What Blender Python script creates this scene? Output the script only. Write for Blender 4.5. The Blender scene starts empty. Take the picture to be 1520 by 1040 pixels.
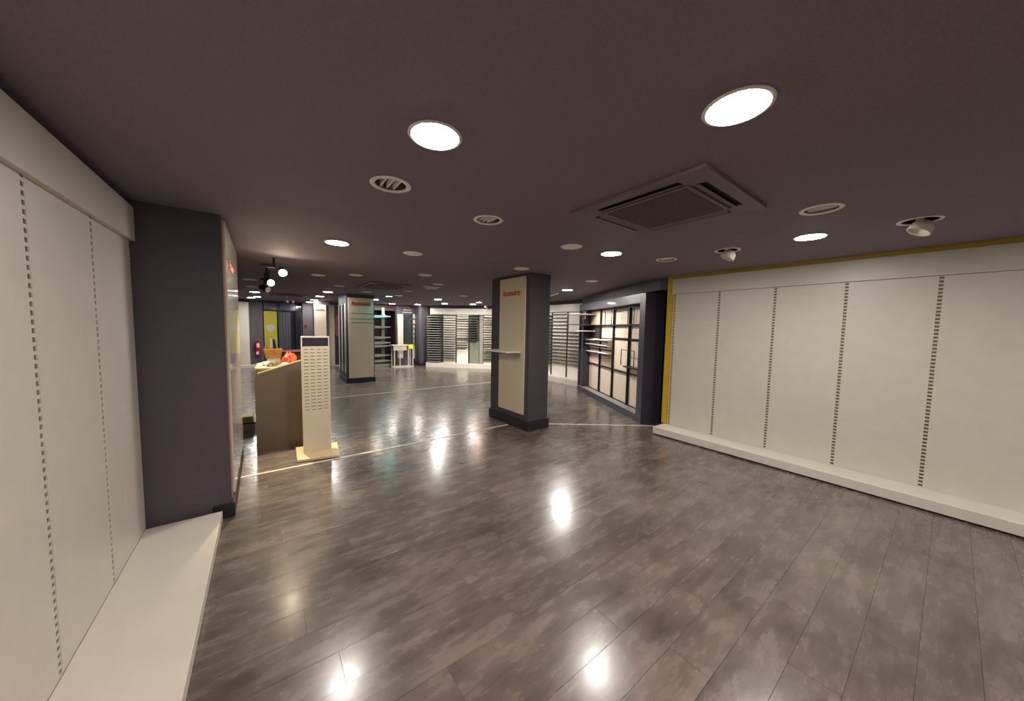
import bpy, bmesh, math, random
from mathutils import Matrix, Vector, noise
S = bpy.context.scene
COL = S.collection
random.seed(7)
PI = math.pi

# ------------------------------------------------------------------ camera
H = 2.44
cd = bpy.data.cameras.new('camera'); cam = bpy.data.objects.new('camera', cd); COL.objects.link(cam)
R_ = Vector((0.79971479, -0.60009134, 0.01861819))
U_ = Vector((0.02588220, 0.06544072, 0.99752074))
F_ = Vector((0.59982195, 0.79725021, -0.06786560))
m = Matrix.Identity(4)
for i in range(3):
    m[i][0] = R_[i]; m[i][1] = U_[i]; m[i][2] = -F_[i]
m[2][3] = 1.6
cam.matrix_world = m
cd.sensor_fit = 'HORIZONTAL'; cd.sensor_width = 36; cd.lens = 490.967 / 1520 * 36
cd.clip_start = .02; cd.clip_end = 100
S.camera = cam

# ------------------------------------------------------------------ world, exposure, light levels
w = bpy.data.worlds.new('world'); S.world = w; w.use_nodes = True
w.node_tree.nodes['Background'].inputs[0].default_value = (.02, .02, .024, 1)
w.node_tree.nodes['Background'].inputs[1].default_value = 1
vs = S.view_settings
vs.view_transform = 'Standard'; vs.look = 'None'; vs.gamma = 1; vs.use_curve_mapping = False
vs.exposure = 1.15
LAMP = 95.0        # radiance of a lit downlight diffuser
WARM = 105.0
S.cycles.use_denoising = True
S.cycles.max_bounces = 8; S.cycles.diffuse_bounces = 5; S.cycles.glossy_bounces = 5
S.cycles.sample_clamp_indirect = 6
S.cycles.caustics_reflective = False
S.cycles.caustics_refractive = False

# ------------------------------------------------------------------ materials
def lin(c):
    if isinstance(c, str):
        c = [int(c[i:i+2], 16) / 255 for i in (0, 2, 4)]
    return tuple((x / 12.92 if x <= .04045 else ((x + .055) / 1.055) ** 2.4) for x in c) + (1,)
M = {}
def mat(name, col, rough=.5, metal=0, var=.08, scale=30, bump=0, coat=0, spec=.5, emit=None, es=0, trans=0, stretch=None, bscale=None):
    mt = bpy.data.materials.new(name); mt.use_nodes = True
    nt = mt.node_tree; N = nt.nodes; L = nt.links; b = N['Principled BSDF']
    c = lin(col)
    b.inputs['Roughness'].default_value = rough; b.inputs['Metallic'].default_value = metal
    b.inputs['Specular IOR Level'].default_value = spec
    b.inputs['Coat Weight'].default_value = coat; b.inputs['Coat Roughness'].default_value = .08
    b.inputs['Transmission Weight'].default_value = trans
    tc = N.new('ShaderNodeTexCoord'); mp = N.new('ShaderNodeMapping'); L.new(tc.outputs['Object'], mp.inputs[0])
    if stretch: mp.inputs['Scale'].default_value = stretch
    nz = N.new('ShaderNodeTexNoise'); nz.inputs['Scale'].default_value = scale; nz.inputs['Detail'].default_value = 5
    L.new(mp.outputs[0], nz.inputs['Vector'])
    rp = N.new('ShaderNodeValToRGB'); L.new(nz.outputs['Fac'], rp.inputs[0])
    rp.color_ramp.elements[0].position = .3; rp.color_ramp.elements[1].position = .7
    rp.color_ramp.elements[0].color = tuple(x * (1 - var) for x in c[:3]) + (1,)
    rp.color_ramp.elements[1].color = tuple(min(1, x * (1 + var)) for x in c[:3]) + (1,)
    L.new(rp.outputs[0], b.inputs['Base Color'])
    if bump:
        n2 = N.new('ShaderNodeTexNoise'); n2.inputs['Scale'].default_value = bscale or 250; n2.inputs['Detail'].default_value = 3
        L.new(mp.outputs[0], n2.inputs['Vector'])
        bp = N.new('ShaderNodeBump'); bp.inputs['Strength'].default_value = bump; bp.inputs['Distance'].default_value = .003
        L.new(n2.outputs['Fac'], bp.inputs['Height']); L.new(bp.outputs[0], b.inputs['Normal'])
    if emit:
        b.inputs['Emission Color'].default_value = emit + (1,); b.inputs['Emission Strength'].default_value = es
    M[name] = mt
    return mt
mat('white_panel', 'ccc8be', .38, var=.03, scale=6, bump=.05)
mat('white_plinth', 'd8d3c9', .32, var=.03, scale=5)
mat('white_paint', 'd2ccc0', .45, var=.03)
mat('cream', 'd8cdb6', .45, var=.04)
mat('gloss_white', 'd8d2c2', .12, var=.04, scale=4, coat=.5)
mat('dark_wall', '554e57', .65, var=.08, scale=90, bump=.3, bscale=300)
mat('ceiling_paint', '827785', .8, var=.10, scale=120, bump=.4, bscale=200)
mat('column_paint', '4a454d', .6, var=.08, scale=60, bump=.15)
mat('skirting', '2a2427', .45, var=.08)
mat('black', '141214', .4, var=.08)
mat('black_metal', '1a1618', .35, metal=.3, var=.05)
mat('cabinet_dark', '3a3844', .38, var=.06, scale=14, coat=.15)
mat('slot_brown', '75643f', .6, var=.08)
mat('yellow', 'c7a413', .45, var=.05)
mat('yellow_bright', 'f2e618', .4, var=.05)
mat('ochre', 'a8901c', .5, var=.08)
mat('lime', 'a7a028', .4, var=.07, scale=5)
mat('emblem', 'a9adb0', .4, var=.05)
mat('orange', 'c4551c', .5, var=.05)
mat('grey_metal', '8c8a88', .35, metal=.6, var=.05)
mat('alu', 'e2dccf', .3, metal=0, var=.06, stretch=(2, 60, 2))
mat('shelf_grey', '8d8b84', .4, var=.05)
mat('shelf_dark', '3c3a38', .4, var=.06)
mat('back_grey', '7d7e74', .5, var=.05)
mat('back_dark', '2f2d2e', .6, var=.05)
mat('shelf_white', 'e6e2d8', .4, var=.04)
mat('rail_dark', '4b453c', .45, var=.05)
mat('taupe', '62564a', .5, var=.07, scale=160, bump=.2)
mat('taupe_edge', 'a49673', .5, var=.05)
mat('light_wood', 'd9c19c', .45, var=.12, scale=8, stretch=(1, 14, 14))
mat('wicker', 'b9873a', .6, var=.35, scale=60, bump=.6, bscale=90)
mat('wicker_rim', 'd8ab5c', .55, var=.2, scale=70)
mat('cloth_red', 'd9563c', .85, var=.15, scale=12)
mat('cloth_white', 'd6cdbd', .85, var=.1, scale=14)
mat('cloth_grey', '6f6a58', .85, var=.1, scale=14)
mat('ext_red', 'a31d2e', .25, var=.05, coat=.5)
mat('label_white', 'd8cdd0', .5, var=.03)
mat('chrome', 'd6d6d6', .12, metal=1, var=.02)
mat('reflector', 'b4afa6', .12, metal=1, var=.1, scale=8)
mat('mirror', 'cfd3d6', .03, metal=1, var=.01)
mat('mirror_grey', '7f868c', .12, metal=.9, var=.03)
mat('glass_dark', '22232c', .06, var=.05, coat=.6)
mat('glass_blue', '4a4d63', .10, var=.08, scale=4, coat=.6)
mat('curtain_grey', '3c3e4a', .6, var=.2, scale=3, stretch=(9, 9, 1))
mat('purple_dark', '3c1f2c', .6, var=.2, scale=4)
mat('rose', '8a4a5c', .7, var=.3, scale=5)
mat('pinkish', 'b09080', .5, var=.05)
mat('ac_body', '74666d', .55, var=.05, scale=40)
mat('ac_grille', '54454b', .7, var=.15, scale=200, bump=.5, bscale=260)
mat('ac_dark', '170f12', .7, var=.05)
mat('pale_green', 'd2d6a8', .5, var=.05)
mat('teal_lit_tint', 'bfe0d4', .4, var=.03)  # glow of the teal lamp put into the base colour
mat('lamp_on', 'ffffff', .5, var=0, emit=(1, .95, .87), es=LAMP)
mat('lamp_strong', 'ffffff', .5, var=0, emit=(1, .95, .86), es=LAMP*2.3)
mat('lamp_warm', 'ffffff', .5, var=0, emit=(1, .62, .50), es=WARM)
mat('lamp_teal', 'ffffff', .5, var=0, emit=(.12, .9, .78), es=22)
mat('lamp_spot', 'ffffff', .5, var=0, emit=(1, .80, .55), es=90)
mat('lamp_small', 'ffffff', .5, var=0, emit=(1, .85, .72), es=8)
mat('cover_white', 'f4eeea', .5, var=.02)
mat('cover_gloss', 'fbf7f4', .35, var=0)
mat('back_birch', 'e2d6c4', .5, var=.08, scale=4, stretch=(10, 10, 1))
mat('back_birch_pink_lit', 'ead2c2', .5, var=.06, scale=4, stretch=(10, 10, 1))  # birch copy with pinkish lamplight put into its colour

def floor_material():
    mt = bpy.data.materials.new('floor_laminate'); mt.use_nodes = True
    nt = mt.node_tree; N = nt.nodes; L = nt.links; b = N['Principled BSDF']
    geo = N.new('ShaderNodeNewGeometry'); oi = N.new('ShaderNodeObjectInfo')
    ad = N.new('ShaderNodeMath'); ad.operation = 'ADD'
    L.new(geo.outputs['Random Per Island'], ad.inputs[0]); L.new(oi.outputs['Random'], ad.inputs[1])
    fr = N.new('ShaderNodeMath'); fr.operation = 'FRACT'; L.new(ad.outputs[0], fr.inputs[0])
    sh = N.new('ShaderNodeMath'); sh.operation = 'MULTIPLY'; sh.inputs[1].default_value = 37.0
    L.new(fr.outputs[0], sh.inputs[0])
    cx = N.new('ShaderNodeCombineXYZ'); L.new(sh.outputs[0], cx.inputs[2])
    va = N.new('ShaderNodeVectorMath'); va.operation = 'ADD'
    L.new(geo.outputs['Position'], va.inputs[0]); L.new(cx.outputs[0], va.inputs[1])
    # printed strips
    br = N.new('ShaderNodeTexBrick'); br.inputs['Scale'].default_value = 1
    br.inputs['Brick Width'].default_value = .43; br.inputs['Row Height'].default_value = .0633
    br.inputs['Mortar Size'].default_value = .0006; br.offset = .37
    br.inputs['Color1'].default_value = (0, 0, 0, 1); br.inputs['Color2'].default_value = (1, 1, 1, 1)
    br.inputs['Mortar'].default_value = (.2, .2, .2, 1)
    L.new(geo.outputs['Position'], br.inputs['Vector'])
    mp = N.new('ShaderNodeMapping'); mp.inputs['Scale'].default_value = (2.2, 6.5, 3)
    L.new(va.outputs[0], mp.inputs[0])
    n1 = N.new('ShaderNodeTexNoise'); n1.inputs['Scale'].default_value = 1.7; n1.inputs['Detail'].default_value = 8; n1.inputs['Roughness'].default_value = .66
    L.new(mp.outputs[0], n1.inputs['Vector'])
    n2 = N.new('ShaderNodeTexNoise'); n2.inputs['Scale'].default_value = 1.7; n2.inputs['Detail'].default_value = 4
    L.new(geo.outputs['Position'], n2.inputs['Vector'])
    def mth(op, a, bb):
        x = N.new('ShaderNodeMath'); x.operation = op
        for k, v in enumerate((a, bb)):
            if isinstance(v, (int, float)): x.inputs[k].default_value = v
            else: L.new(v, x.inputs[k])
        return x.outputs[0]
    f = mth('ADD', mth('ADD', mth('MULTIPLY', n1.outputs['Fac'], .78), .085), mth('MULTIPLY', br.outputs['Color'], .07))
    f = mth('ADD', f, mth('MULTIPLY', fr.outputs[0], .08))
    f = mth('ADD', f, mth('MULTIPLY', n2.outputs['Fac'], .55))
    f = mth('SUBTRACT', f, .38)
    rp = N.new('ShaderNodeValToRGB'); L.new(f, rp.inputs[0])
    e = rp.color_ramp.elements
    e[0].position = .12; e[0].color = lin('3a3431')
    e[1].position = .98; e[1].color = lin('a3978c')
    rp.color_ramp.interpolation = 'B_SPLINE'; k = e.new(.5); k.color = lin('675d58')
    L.new(rp.outputs[0], b.inputs['Base Color'])
    rr = N.new('ShaderNodeMapRange'); L.new(n1.outputs['Fac'], rr.inputs[0])
    rr.inputs[1].default_value = .3; rr.inputs[2].default_value = .7
    rr.inputs[3].default_value = .20; rr.inputs[4].default_value = .32
    L.new(rr.outputs[0], b.inputs['Roughness'])
    b.inputs['Specular IOR Level'].default_value = .5; b.inputs['Coat Weight'].default_value = .38; b.inputs['Coat Roughness'].default_value = .17; b.inputs['Coat IOR'].default_value = 1.6
    nb = N.new('ShaderNodeTexNoise'); nb.inputs['Scale'].default_value = 9; nb.inputs['Detail'].default_value = 6
    L.new(mp.outputs[0], nb.inputs['Vector'])
    bp = N.new('ShaderNodeBump'); bp.inputs['Strength'].default_value = .05; bp.inputs['Distance'].default_value = .002
    L.new(nb.outputs['Fac'], bp.inputs['Height']); L.new(bp.outputs[0], b.inputs['Normal'])
    M['floor'] = mt
floor_material()

# ------------------------------------------------------------------ mesh builder
class MB:
    def __init__(s): s.v = []; s.f = []; s.sm = False
    def box(s, x0, y0, z0, x1, y1, z1):
        if x1 < x0: x0, x1 = x1, x0
        if y1 < y0: y0, y1 = y1, y0
        if z1 < z0: z0, z1 = z1, z0
        n = len(s.v)
        s.v += [(x0,y0,z0),(x1,y0,z0),(x1,y1,z0),(x0,y1,z0),(x0,y0,z1),(x1,y0,z1),(x1,y1,z1),(x0,y1,z1)]
        for q in ((0,3,2,1),(4,5,6,7),(0,1,5,4),(1,2,6,5),(2,3,7,6),(3,0,4,7)):
            s.f.append(tuple(n + i for i in q))
        return s
    def prism(s, pts, axis, a, b):
        # polygon pts in the two other axes, extruded along axis from a to b
        n = len(s.v); k = len(pts)
        def P(p, t):
            if axis == 'x': return (t, p[0], p[1])
            if axis == 'y': return (p[0], t, p[1])
            return (p[0], p[1], t)
        s.v += [P(p, a) for p in pts] + [P(p, b) for p in pts]
        s.f.append(tuple(range(n, n + k))); s.f.append(tuple(range(n + 2*k - 1, n + k - 1, -1)))
        for i in range(k):
            j = (i + 1) % k
            s.f.append((n + i, n + k + i, n + k + j, n + j))
        return s
    def tube(s, p, q, r, seg=10, r2=None):
        p = Vector(p); q = Vector(q); d = (q - p).normalized()
        a = Vector((0,0,1)) if abs(d.z) < .9 else Vector((1,0,0))
        u = d.cross(a).normalized(); v = d.cross(u)
        n = len(s.v); r2 = r if r2 is None else r2
        for c, rr in ((p, r), (q, r2)):
            for i in range(seg):
                t = 2*PI*i/seg
                s.v.append(tuple(c + u*(rr*math.cos(t)) + v*(rr*math.sin(t))))
        for i in range(seg):
            j = (i + 1) % seg
            s.f.append((n+i, n+j, n+seg+j, n+seg+i))
        s.f.append(tuple(range(n+seg-1, n-1, -1))); s.f.append(tuple(range(n+seg, n+2*seg)))
        return s
    def lathe(s, prof, c=(0,0,0), seg=32, close=False):
        n = len(s.v); k = len(prof)
        for i in range(seg):
            t = 2*PI*i/seg
            for r, z in prof:
                s.v.append((c[0]+r*math.cos(t), c[1]+r*math.sin(t), c[2]+z))
        for i in range(seg):
            j = (i+1) % seg
            for q in range(k-1 + (1 if close else 0)):
                q2 = (q+1) % k
                s.f.append((n+i*k+q, n+j*k+q, n+j*k+q2, n+i*k+q2))
        return s
    def xf(s, mtx):
        s.v = [tuple(mtx @ Vector(p)) for p in s.v]; return s
    def mesh(s, name, material, bevel=0, smooth=False):
        me = bpy.data.meshes.new(name)
        me.from_pydata([tuple(p) for p in s.v], [], s.f); me.update()
        bm = bmesh.new(); bm.from_mesh(me)
        bmesh.ops.recalc_face_normals(bm, faces=bm.faces)
        if bevel:
            bmesh.ops.bevel(bm, geom=list(bm.edges), offset=bevel, segments=1, affect='EDGES', clamp_overlap=True)
        if smooth:
            for f in bm.faces: f.smooth = len(f.verts) == 4
        bm.to_mesh(me); bm.free()
        me.materials.append(M[material])
        return me
WM = {}
def tag(o, label=None, cat=None, group=None, kind=None):
    if label: o['label'] = label
    if cat: o['category'] = cat
    if group: o['group'] = group
    if kind: o['kind'] = kind
    return o
def thing(name, label, cat, loc=(0,0,0), rz=0, group=None):
    o = bpy.data.objects.new(name, None); COL.objects.link(o)
    o.empty_display_size = .1
    o.location = loc; o.rotation_euler = (0, 0, rz)
    WM[o.name] = Matrix.Translation(loc) @ Matrix.Rotation(rz, 4, 'Z')
    return tag(o, label, cat, group)
def link(name, me, parent=None, loc=None):
    o = bpy.data.objects.new(name, me); COL.objects.link(o)
    if parent: o.parent = parent
    if loc: o.location = loc
    return o
def part(parent, name, mb, material, world=False, bevel=0, smooth=False, loc=None):
    if world: mb.xf(WM[parent.name].inverted())
    return link(name, mb.mesh(name, material, bevel, smooth), parent, loc)
def solo(name, mb, material, label=None, cat=None, group=None, kind=None, bevel=0, smooth=False):
    # a thing of one mesh, its origin at the base centre
    xs = [p[0] for p in mb.v]; ys = [p[1] for p in mb.v]; zs = [p[2] for p in mb.v]
    c = ((min(xs)+max(xs))/2, (min(ys)+max(ys))/2, min(zs))
    mb.xf(Matrix.Translation([-q for q in c]))
    o = link(name, mb.mesh(name, material, bevel, smooth)); o.location = c
    WM[o.name] = Matrix.Translation(c)
    return tag(o, label, cat, group, kind)
def struct(name, mb, material, bevel=0):
    o = link(name, mb.mesh(name, material, bevel)); o['kind'] = 'structure'; WM[o.name] = Matrix.Identity(4)
    return o
def B(*a): return MB().box(*a)
def text_mesh(txt, height, width, depth, material, bold=.0):
    cu = bpy.data.curves.new('t', 'FONT'); cu.body = txt; cu.size = 1; cu.extrude = .01; cu.offset = bold
    cu.resolution_u = 3
    o = bpy.data.objects.new('t', cu); COL.objects.link(o)
    dg = bpy.context.evaluated_depsgraph_get(); dg.update()
    me = bpy.data.meshes.new_from_object(o.evaluated_get(dg))
    bpy.data.objects.remove(o)
    xs = [v.co.x for v in me.vertices]; ys = [v.co.y for v in me.vertices]
    sx = width / (max(xs)-min(xs)); sy = height / (max(ys)-min(ys)); cx = (max(xs)+min(xs))/2; cy = (max(ys)+min(ys))/2
    for v in me.vertices:
        x = (v.co.x-cx)*sx; z = (v.co.y-cy)*sy; y = -v.co.z/.01*depth/2
        v.co = (x, y, z)            # reads left to right along +x when seen from -y
    me.materials.clear(); me.materials.append(M[material])
    return me
def lettering(parent, txt, loc, height, width, material='orange', bold=.01, name='lettering', rz=0):
    me = text_mesh(txt, height, width, .006, material, bold)
    if rz:
        R = Matrix.Rotation(rz, 4, 'Z')
        for v in me.vertices: v.co = R @ v.co
    return link(name, me, parent, loc)

# ------------------------------------------------------------------ downlight positions (x, y)
LIT = [(.63,-1.2),(2.6,-1.6),(3.82,-1.9),  # this row: unseen lamps added behind the camera to brighten the room
       (.63,1.43),(1.44,.54),(.63,3.85),(3.09,2.32),(3.82,.80),(5.25,5.04),(4.33,9.6),(5.30,11.15),(4.80,12.5),(3.98,13.0),
       (1.36,9.74),(1.38,11.44),(1.43,13.30),(1.44,14.75),(6.15,10.6),(5.84,9.66),(-.16,11.35),(-.29,13.98),(-.12,13.28),(2.95,11.36),(5.95,8.05)]  # last entry: unseen lamp added behind the column to brighten the back shelving
REFL = [(.63,2.07),(1.43,2.24),(3.03,.59),(3.83,2.09)]
GIMB = [(3.84,1.45),(3.86,.20)]
DISC = [(2.54,2.40),(1.41,3.82),(2.95,3.73),(1.27,6.10),(2.15,5.26),(.77,6.57),(4.59,3.84),(-.18,8.21),(-.19,9.75),(2.12,8.94),
        (1.33,8.04),(2.80,6.21),(2.83,7.97),(3.04,9.32),(4.35,8.01)]
# ------------------------------------------------------------------ structure
def ceiling():
    cu = bpy.data.curves.new('c', 'CURVE'); cu.dimensions = '2D'; cu.fill_mode = 'BOTH'; cu.extrude = .06
    def poly(pts):
        sp = cu.splines.new('POLY'); sp.points.add(len(pts)-1); sp.use_cyclic_u = True
        for p, q in zip(sp.points, pts): p.co = (q[0], q[1], 0, 1)
    poly([(-1.2,-3.6),(7.8,-3.6),(7.8,15.9),(-1.2,15.9)])
    for (x, y) in REFL + GIMB:
        poly([(x + .092*math.cos(2*PI*i/32), y + .092*math.sin(2*PI*i/32)) for i in range(32)])
    o = bpy.data.objects.new('c', cu); COL.objects.link(o)
    dg = bpy.context.evaluated_depsgraph_get(); dg.update()
    me = bpy.data.meshes.new_from_object(o.evaluated_get(dg)); bpy.data.objects.remove(o)
    for v in me.vertices: v.co.z += H + .06
    me.materials.clear(); me.materials.append(M['ceiling_paint'])
    for p in me.polygons: p.use_smooth = False
    c = link('ceiling', me); c['kind'] = 'structure'
ceiling()
fl = struct('floor', B(-1.2,-3.6,-.12,7.8,15.9,-.0105), 'black')
PL, PW = 1.28, .19
def plank_mb(): 
    b = MB(); g = .0004; t = .0012
    x0, x1, y0, y1 = g, PL-g, g, PW-g; t = .0006
    b.v = [(x0,y0,-.010),(x1,y0,-.010),(x1,y1,-.010),(x0,y1,-.010),
           (x0,y0,-t),(x1,y0,-t),(x1,y1,-t),(x0,y1,-t),
           (x0+t,y0+t,0),(x1-t,y0+t,0),(x1-t,y1-t,0),(x0+t,y1-t,0)]
    b.f = [(0,3,2,1),(8,9,10,11)]
    for a in (0,4):
        for i in range(4):
            j = (i+1)%4; b.f.append((a+i,a+j,a+4+j,a+4+i))
    return b
pm = plank_mb().mesh('plank', 'floor')
rest = MB()
cells = []
for r in range(-18, 84):
    y = r*PW; off = ((r*7) % 5)/5*PL + ((r*3)%4)*.07
    k0 = -2
    for k in range(k0, 8):
        x = k*PL + off - 1.28
        if x > 7.7 or x + PL < -1.15: continue
        if x < -1.15 or x+PL > 7.75: 
            pass
        cells.append((x, y))
def infront(c):
    cx, cy = c[0]+PL/2, c[1]+PW/2
    d = cx*F_.x + cy*F_.y; l = cx*R_.x + cy*R_.y
    return d > .35 and abs(l) < d*1.9+.6 and -.9 < cx < 6.9 and not (cx > 5.3 and cy < 2.7)
vis = sorted([c for c in cells if infront(c)], key=lambda c: (c[0]+PL/2)**2 + (c[1]+PW/2)**2)[:292]
vset = set(vis)
for (x, y) in vis:
    o = link('plank', pm, fl, (x, y, 0))
    o.rotation_euler = (random.uniform(-.0022,.0022), random.uniform(-.0003,.0003), 0)
for c in cells:
    if c in vset: continue
    b = plank_mb().xf(Matrix.Translation((c[0], c[1], 0)) @ Matrix.Rotation(random.uniform(-.0022,.0022), 4, 'X'))
    n = len(rest.v); rest.v += b.v; rest.f += [tuple(n+i for i in f) for f in b.f]
o = link('laminate_planks', rest.mesh('laminate_planks', 'floor'), fl); o['kind'] = 'stuff'

struct('wall_left', B(-.95,-3.5,-.05,-.76,15.8,H+.02), 'dark_wall')
struct('wall_behind', B(-.95,-3.6,-.05,5.5,-3.4,H+.02), 'dark_wall')
struct('wall_right', B(5.19,-3.5,-.05,5.5,2.745,H+.02), 'dark_wall')
# oblique wall over and behind the dark display cabinet, then right and corner walls
obl = MB().prism([(5.19,2.74),(5.16,2.90),(6.86,6.02),(6.98,6.02),(7.6,6.02),(7.6,2.74)], 'z', 2.26, H+.02)
struct('wall_oblique', obl, 'dark_wall')
struct('wall_cabinet_back', MB().prism([(5.5,2.74),(5.56,2.90),(7.22,6.0),(7.7,6.0),(7.7,2.74)], 'z', -.05, H+.02), 'dark_wall')
struct('wall_shelving', B(7.36,5.9,-.05,7.6,11.2,H+.02), 'dark_wall')
struct('wall_corner', MB().prism([(7.36,10.80),(5.46,12.86),(5.46,13.3),(7.6,13.3),(7.6,10.8)], 'z', -.05, H+.02), 'dark_wall')
struct('wall_far', B(-1.0,15.6,-.05,3.6,15.8,H+.02), 'dark_wall')
# floor transition strips
struct('trim_1', B(-.75,4.32,0,3.20,4.355,.004), 'alu')
tt = MB(); a = Vector((3.66,4.10)); b_ = Vector((5.22,2.925)); d = (b_-a).normalized(); n_ = Vector((-d.y, d.x))*.0175
tt.prism([tuple(a-n_), tuple(b_-n_), tuple(b_+n_), tuple(a+n_)], 'z', 0, .004)
struct('trim_2', tt, 'alu')
struct('trim_3', B(-.75,8.03,0,6.9,8.07,.004), 'alu')

# ------------------------------------------------------------------ pillars
# left pillar with its glossy white panel
p = thing('pillar', 'wide dark plum pillar standing at the left between white wall and counter', 'pillar', (-.5,4.25,0))
part(p, 'shaft', B(-.76,3.5,0,-.245,4.98,H), 'dark_wall', world=True)
part(p, 'baseboard', B(-.36,3.485,0,-.225,4.99,.115), 'skirting', world=True, bevel=.002)
gp = part(p, 'glossy_panel', B(-.245,3.52,.19,-.222,4.96,2.40), 'gloss_white', world=True, bevel=.001)
gp['label'] = 'glossy white panel on the side facing the shop'
part(p, 'edge_strip', B(-.247,3.508,.15,-.235,3.52,2.41), 'pinkish', world=True)
lettering(p, 'Accessoires', (.5-.218, 3.98-4.25, 2.10), .085, .52, rz=PI/2)
# central column
p = thing('column', 'square dark column mid-room with cream panel and orange lettering facing left', 'column', (3.45,4.4,0))
part(p, 'shaft', B(3.245,3.875,0,3.655,4.93,H), 'column_paint', world=True, bevel=.004)
part(p, 'baseboard', B(3.225,3.85,0,3.675,4.95,.15), 'skirting', world=True, bevel=.003)
q = part(p, 'display_panel', B(3.22,3.975,.24,3.246,4.65,2.40), 'cream', world=True, bevel=.002)
lettering(p, 'Accessoires', (3.217-3.45, 4.325-4.4, 2.165),   .095, .47, rz=-PI/2, bold=.015)
s = thing('wall_shelf', 'narrow pale shelf projecting from the cream panel of the central column', 'shelf', (3.1,4.34,1.2))
part(s, 'board', B(2.94,4.05,1.215,3.218,4.64,1.240), 'shelf_white', world=True, bevel=.002)
for y in (4.07, 4.60):
    part(s, 'bracket', MB().prism([(3.218,1.15),(3.218,1.215),(2.97,1.215)], 'y', y, y+.012), 'grey_metal', world=True)
# middle column
p = thing('column', 'dark column further back with front cream panel, orange lettering and hanging rails', 'column', (2.16,10.4,0))
part(p, 'shaft', B(1.80,9.86,0,2.52,10.95,H), 'column_paint', world=True, bevel=.004)
part(p, 'baseboard', B(1.785,9.835,0,2.535,10.97,.13), 'black', world=True, bevel=.003)
part(p, 'display_panel', B(1.845,9.83,.14,2.49,9.86,2.34), 'cream', world=True, bevel=.002)
part(p, 'side_mirror', B(1.785,9.98,.30,1.80,10.84,2.15), 'mirror_grey', world=True, bevel=.001)
for y0, y1 in ((9.95,9.98),(10.84,10.87),(10.38,10.42)):
    part(p, 'mirror_frame', B(1.775,y0,.27,1.80,y1,2.18), 'alu', world=True)
lettering(p, 'Accessoires', (2.165-2.16, 9.826-10.4, 2.20), .115, .50, bold=.02)
for i, z in enumerate((1.91, 1.766, 1.665)):
    r = thing('hanging_rail', ['topmost','middle','lowest'][i] + ' of the three thin dark rails on the second column', 'rail', (2.19,9.7,z), group='rails on the cream column panel')
    mb = MB().tube((1.90,9.66,z),(2.48,9.66,z),.009,8)
    part(r, 'bar', mb, 'rail_dark', world=True)
    for x in (1.905, 2.475):
        part(r, 'arm', MB().tube((x,9.66,z),(x,9.83,z),.007,6), 'rail_dark', world=True)

# ------------------------------------------------------------------ slotted wall pieces
def ladder(width, height, pitch, rail=.004, slot_h=None, x=0, y=0, z=0, t=.004):
    """face sheet of a slotted upright with its holes left open"""
    b = MB(); n = int(height/pitch); sh = slot_h or pitch*.5
    b.box(x, y, z, x+rail, y+t, z+height); b.box(x+width-rail, y, z, x+width, y+t, z+height)
    for i in range(n+1):
        z0 = z + i*pitch; z1 = min(z+height, z0 + pitch - sh)
        b.box(x+rail, y, z0, x+width-rail, y+t, z1)
    return b
# right white panel wall: local x runs towards -Y, local y into the wall, origin at its far end
RX = 5.112
t = thing('slotted_wall_panelling', 'long white slotted panel wall with yellow surround on the right', 'wall panelling', (RX,2.64,0), -PI/2)
bw = .632; nb = 8
for i in range(nb):
    part(t, 'panel', B(.030+i*bw+.001, 0, .115, (i+1)*bw-.001, .018, 2.165), 'white_panel', bevel=.0012)
for i in range(nb+1):
    x = i*bw + (.0 if i else .004)
    up = part(t, 'slotted_upright', ladder(.034, 2.05, .0352, rail=.003, slot_h=.020, x=x-.003, y=.001, z=.115), 'white_panel')
    part(up, 'slot_channel', B(x-.002, .010, .115, x+.029, .016, 2.165), 'slot_brown')
part(t, 'pelmet', B(-.02,-.022,2.168,nb*bw+.03,.018,2.396), 'white_panel', bevel=.002)
part(t, 'backing_board', B(-.03,.019,.0,nb*bw+.03,.06,2.42), 'white_paint')
sr = part(t, 'side_surround', B(-.105,.0,.122,-.02,.075,2.44), 'yellow', bevel=.002); sr['label'] = 'bright yellow upright edge board'
tr = part(t, 'top_surround', B(-.02,-.03,2.398,nb*bw+.03,.075,2.4399), 'ochre'); tr['label'] = 'ochre yellow top edge board'
part(t, 'plinth', B(-.06,-.325,.018,nb*bw+.03,.0,.118), 'white_plinth', bevel=.003)
part(t, 'plinth_recess', B(-.04,-.305,0,nb*bw,.0,.018), 'black')
# left white panel wall: origin at its near end, local x runs towards +Y
t = thing('slotted_wall_panelling', 'white slotted panel wall with low plinth at the left edge', 'wall panelling', (-.725,-3.06,0), PI/2)
LW = 6.52
i = 0; x = LW
while x > .7:
    part(t, 'panel', B(x-.632+.001, 0, .085, x-.031, .018, 2.17), 'white_panel', bevel=.0012)
    up = part(t, 'slotted_upright', ladder(.027, 2.08, .0352, rail=.0025, slot_h=.020, x=x-.029, y=.001, z=.085), 'white_panel')
    part(up, 'slot_channel', B(x-.027, .014, .085, x-.004, .018, 2.165), 'slot_brown')
    x -= .632
part(t, 'pelmet', B(0,-.028,2.15,LW,.018,2.385), 'white_panel', bevel=.002)
part(t, 'backing_board', B(0,.019,0,LW,.033,2.39), 'white_paint')
part(t, 'plinth', B(0,-.425,.012,LW-.02,.0,.087), 'white_plinth', bevel=.003)
part(t, 'plinth_recess', B(0,-.40,0,LW-.03,.0,.012), 'black')

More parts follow.
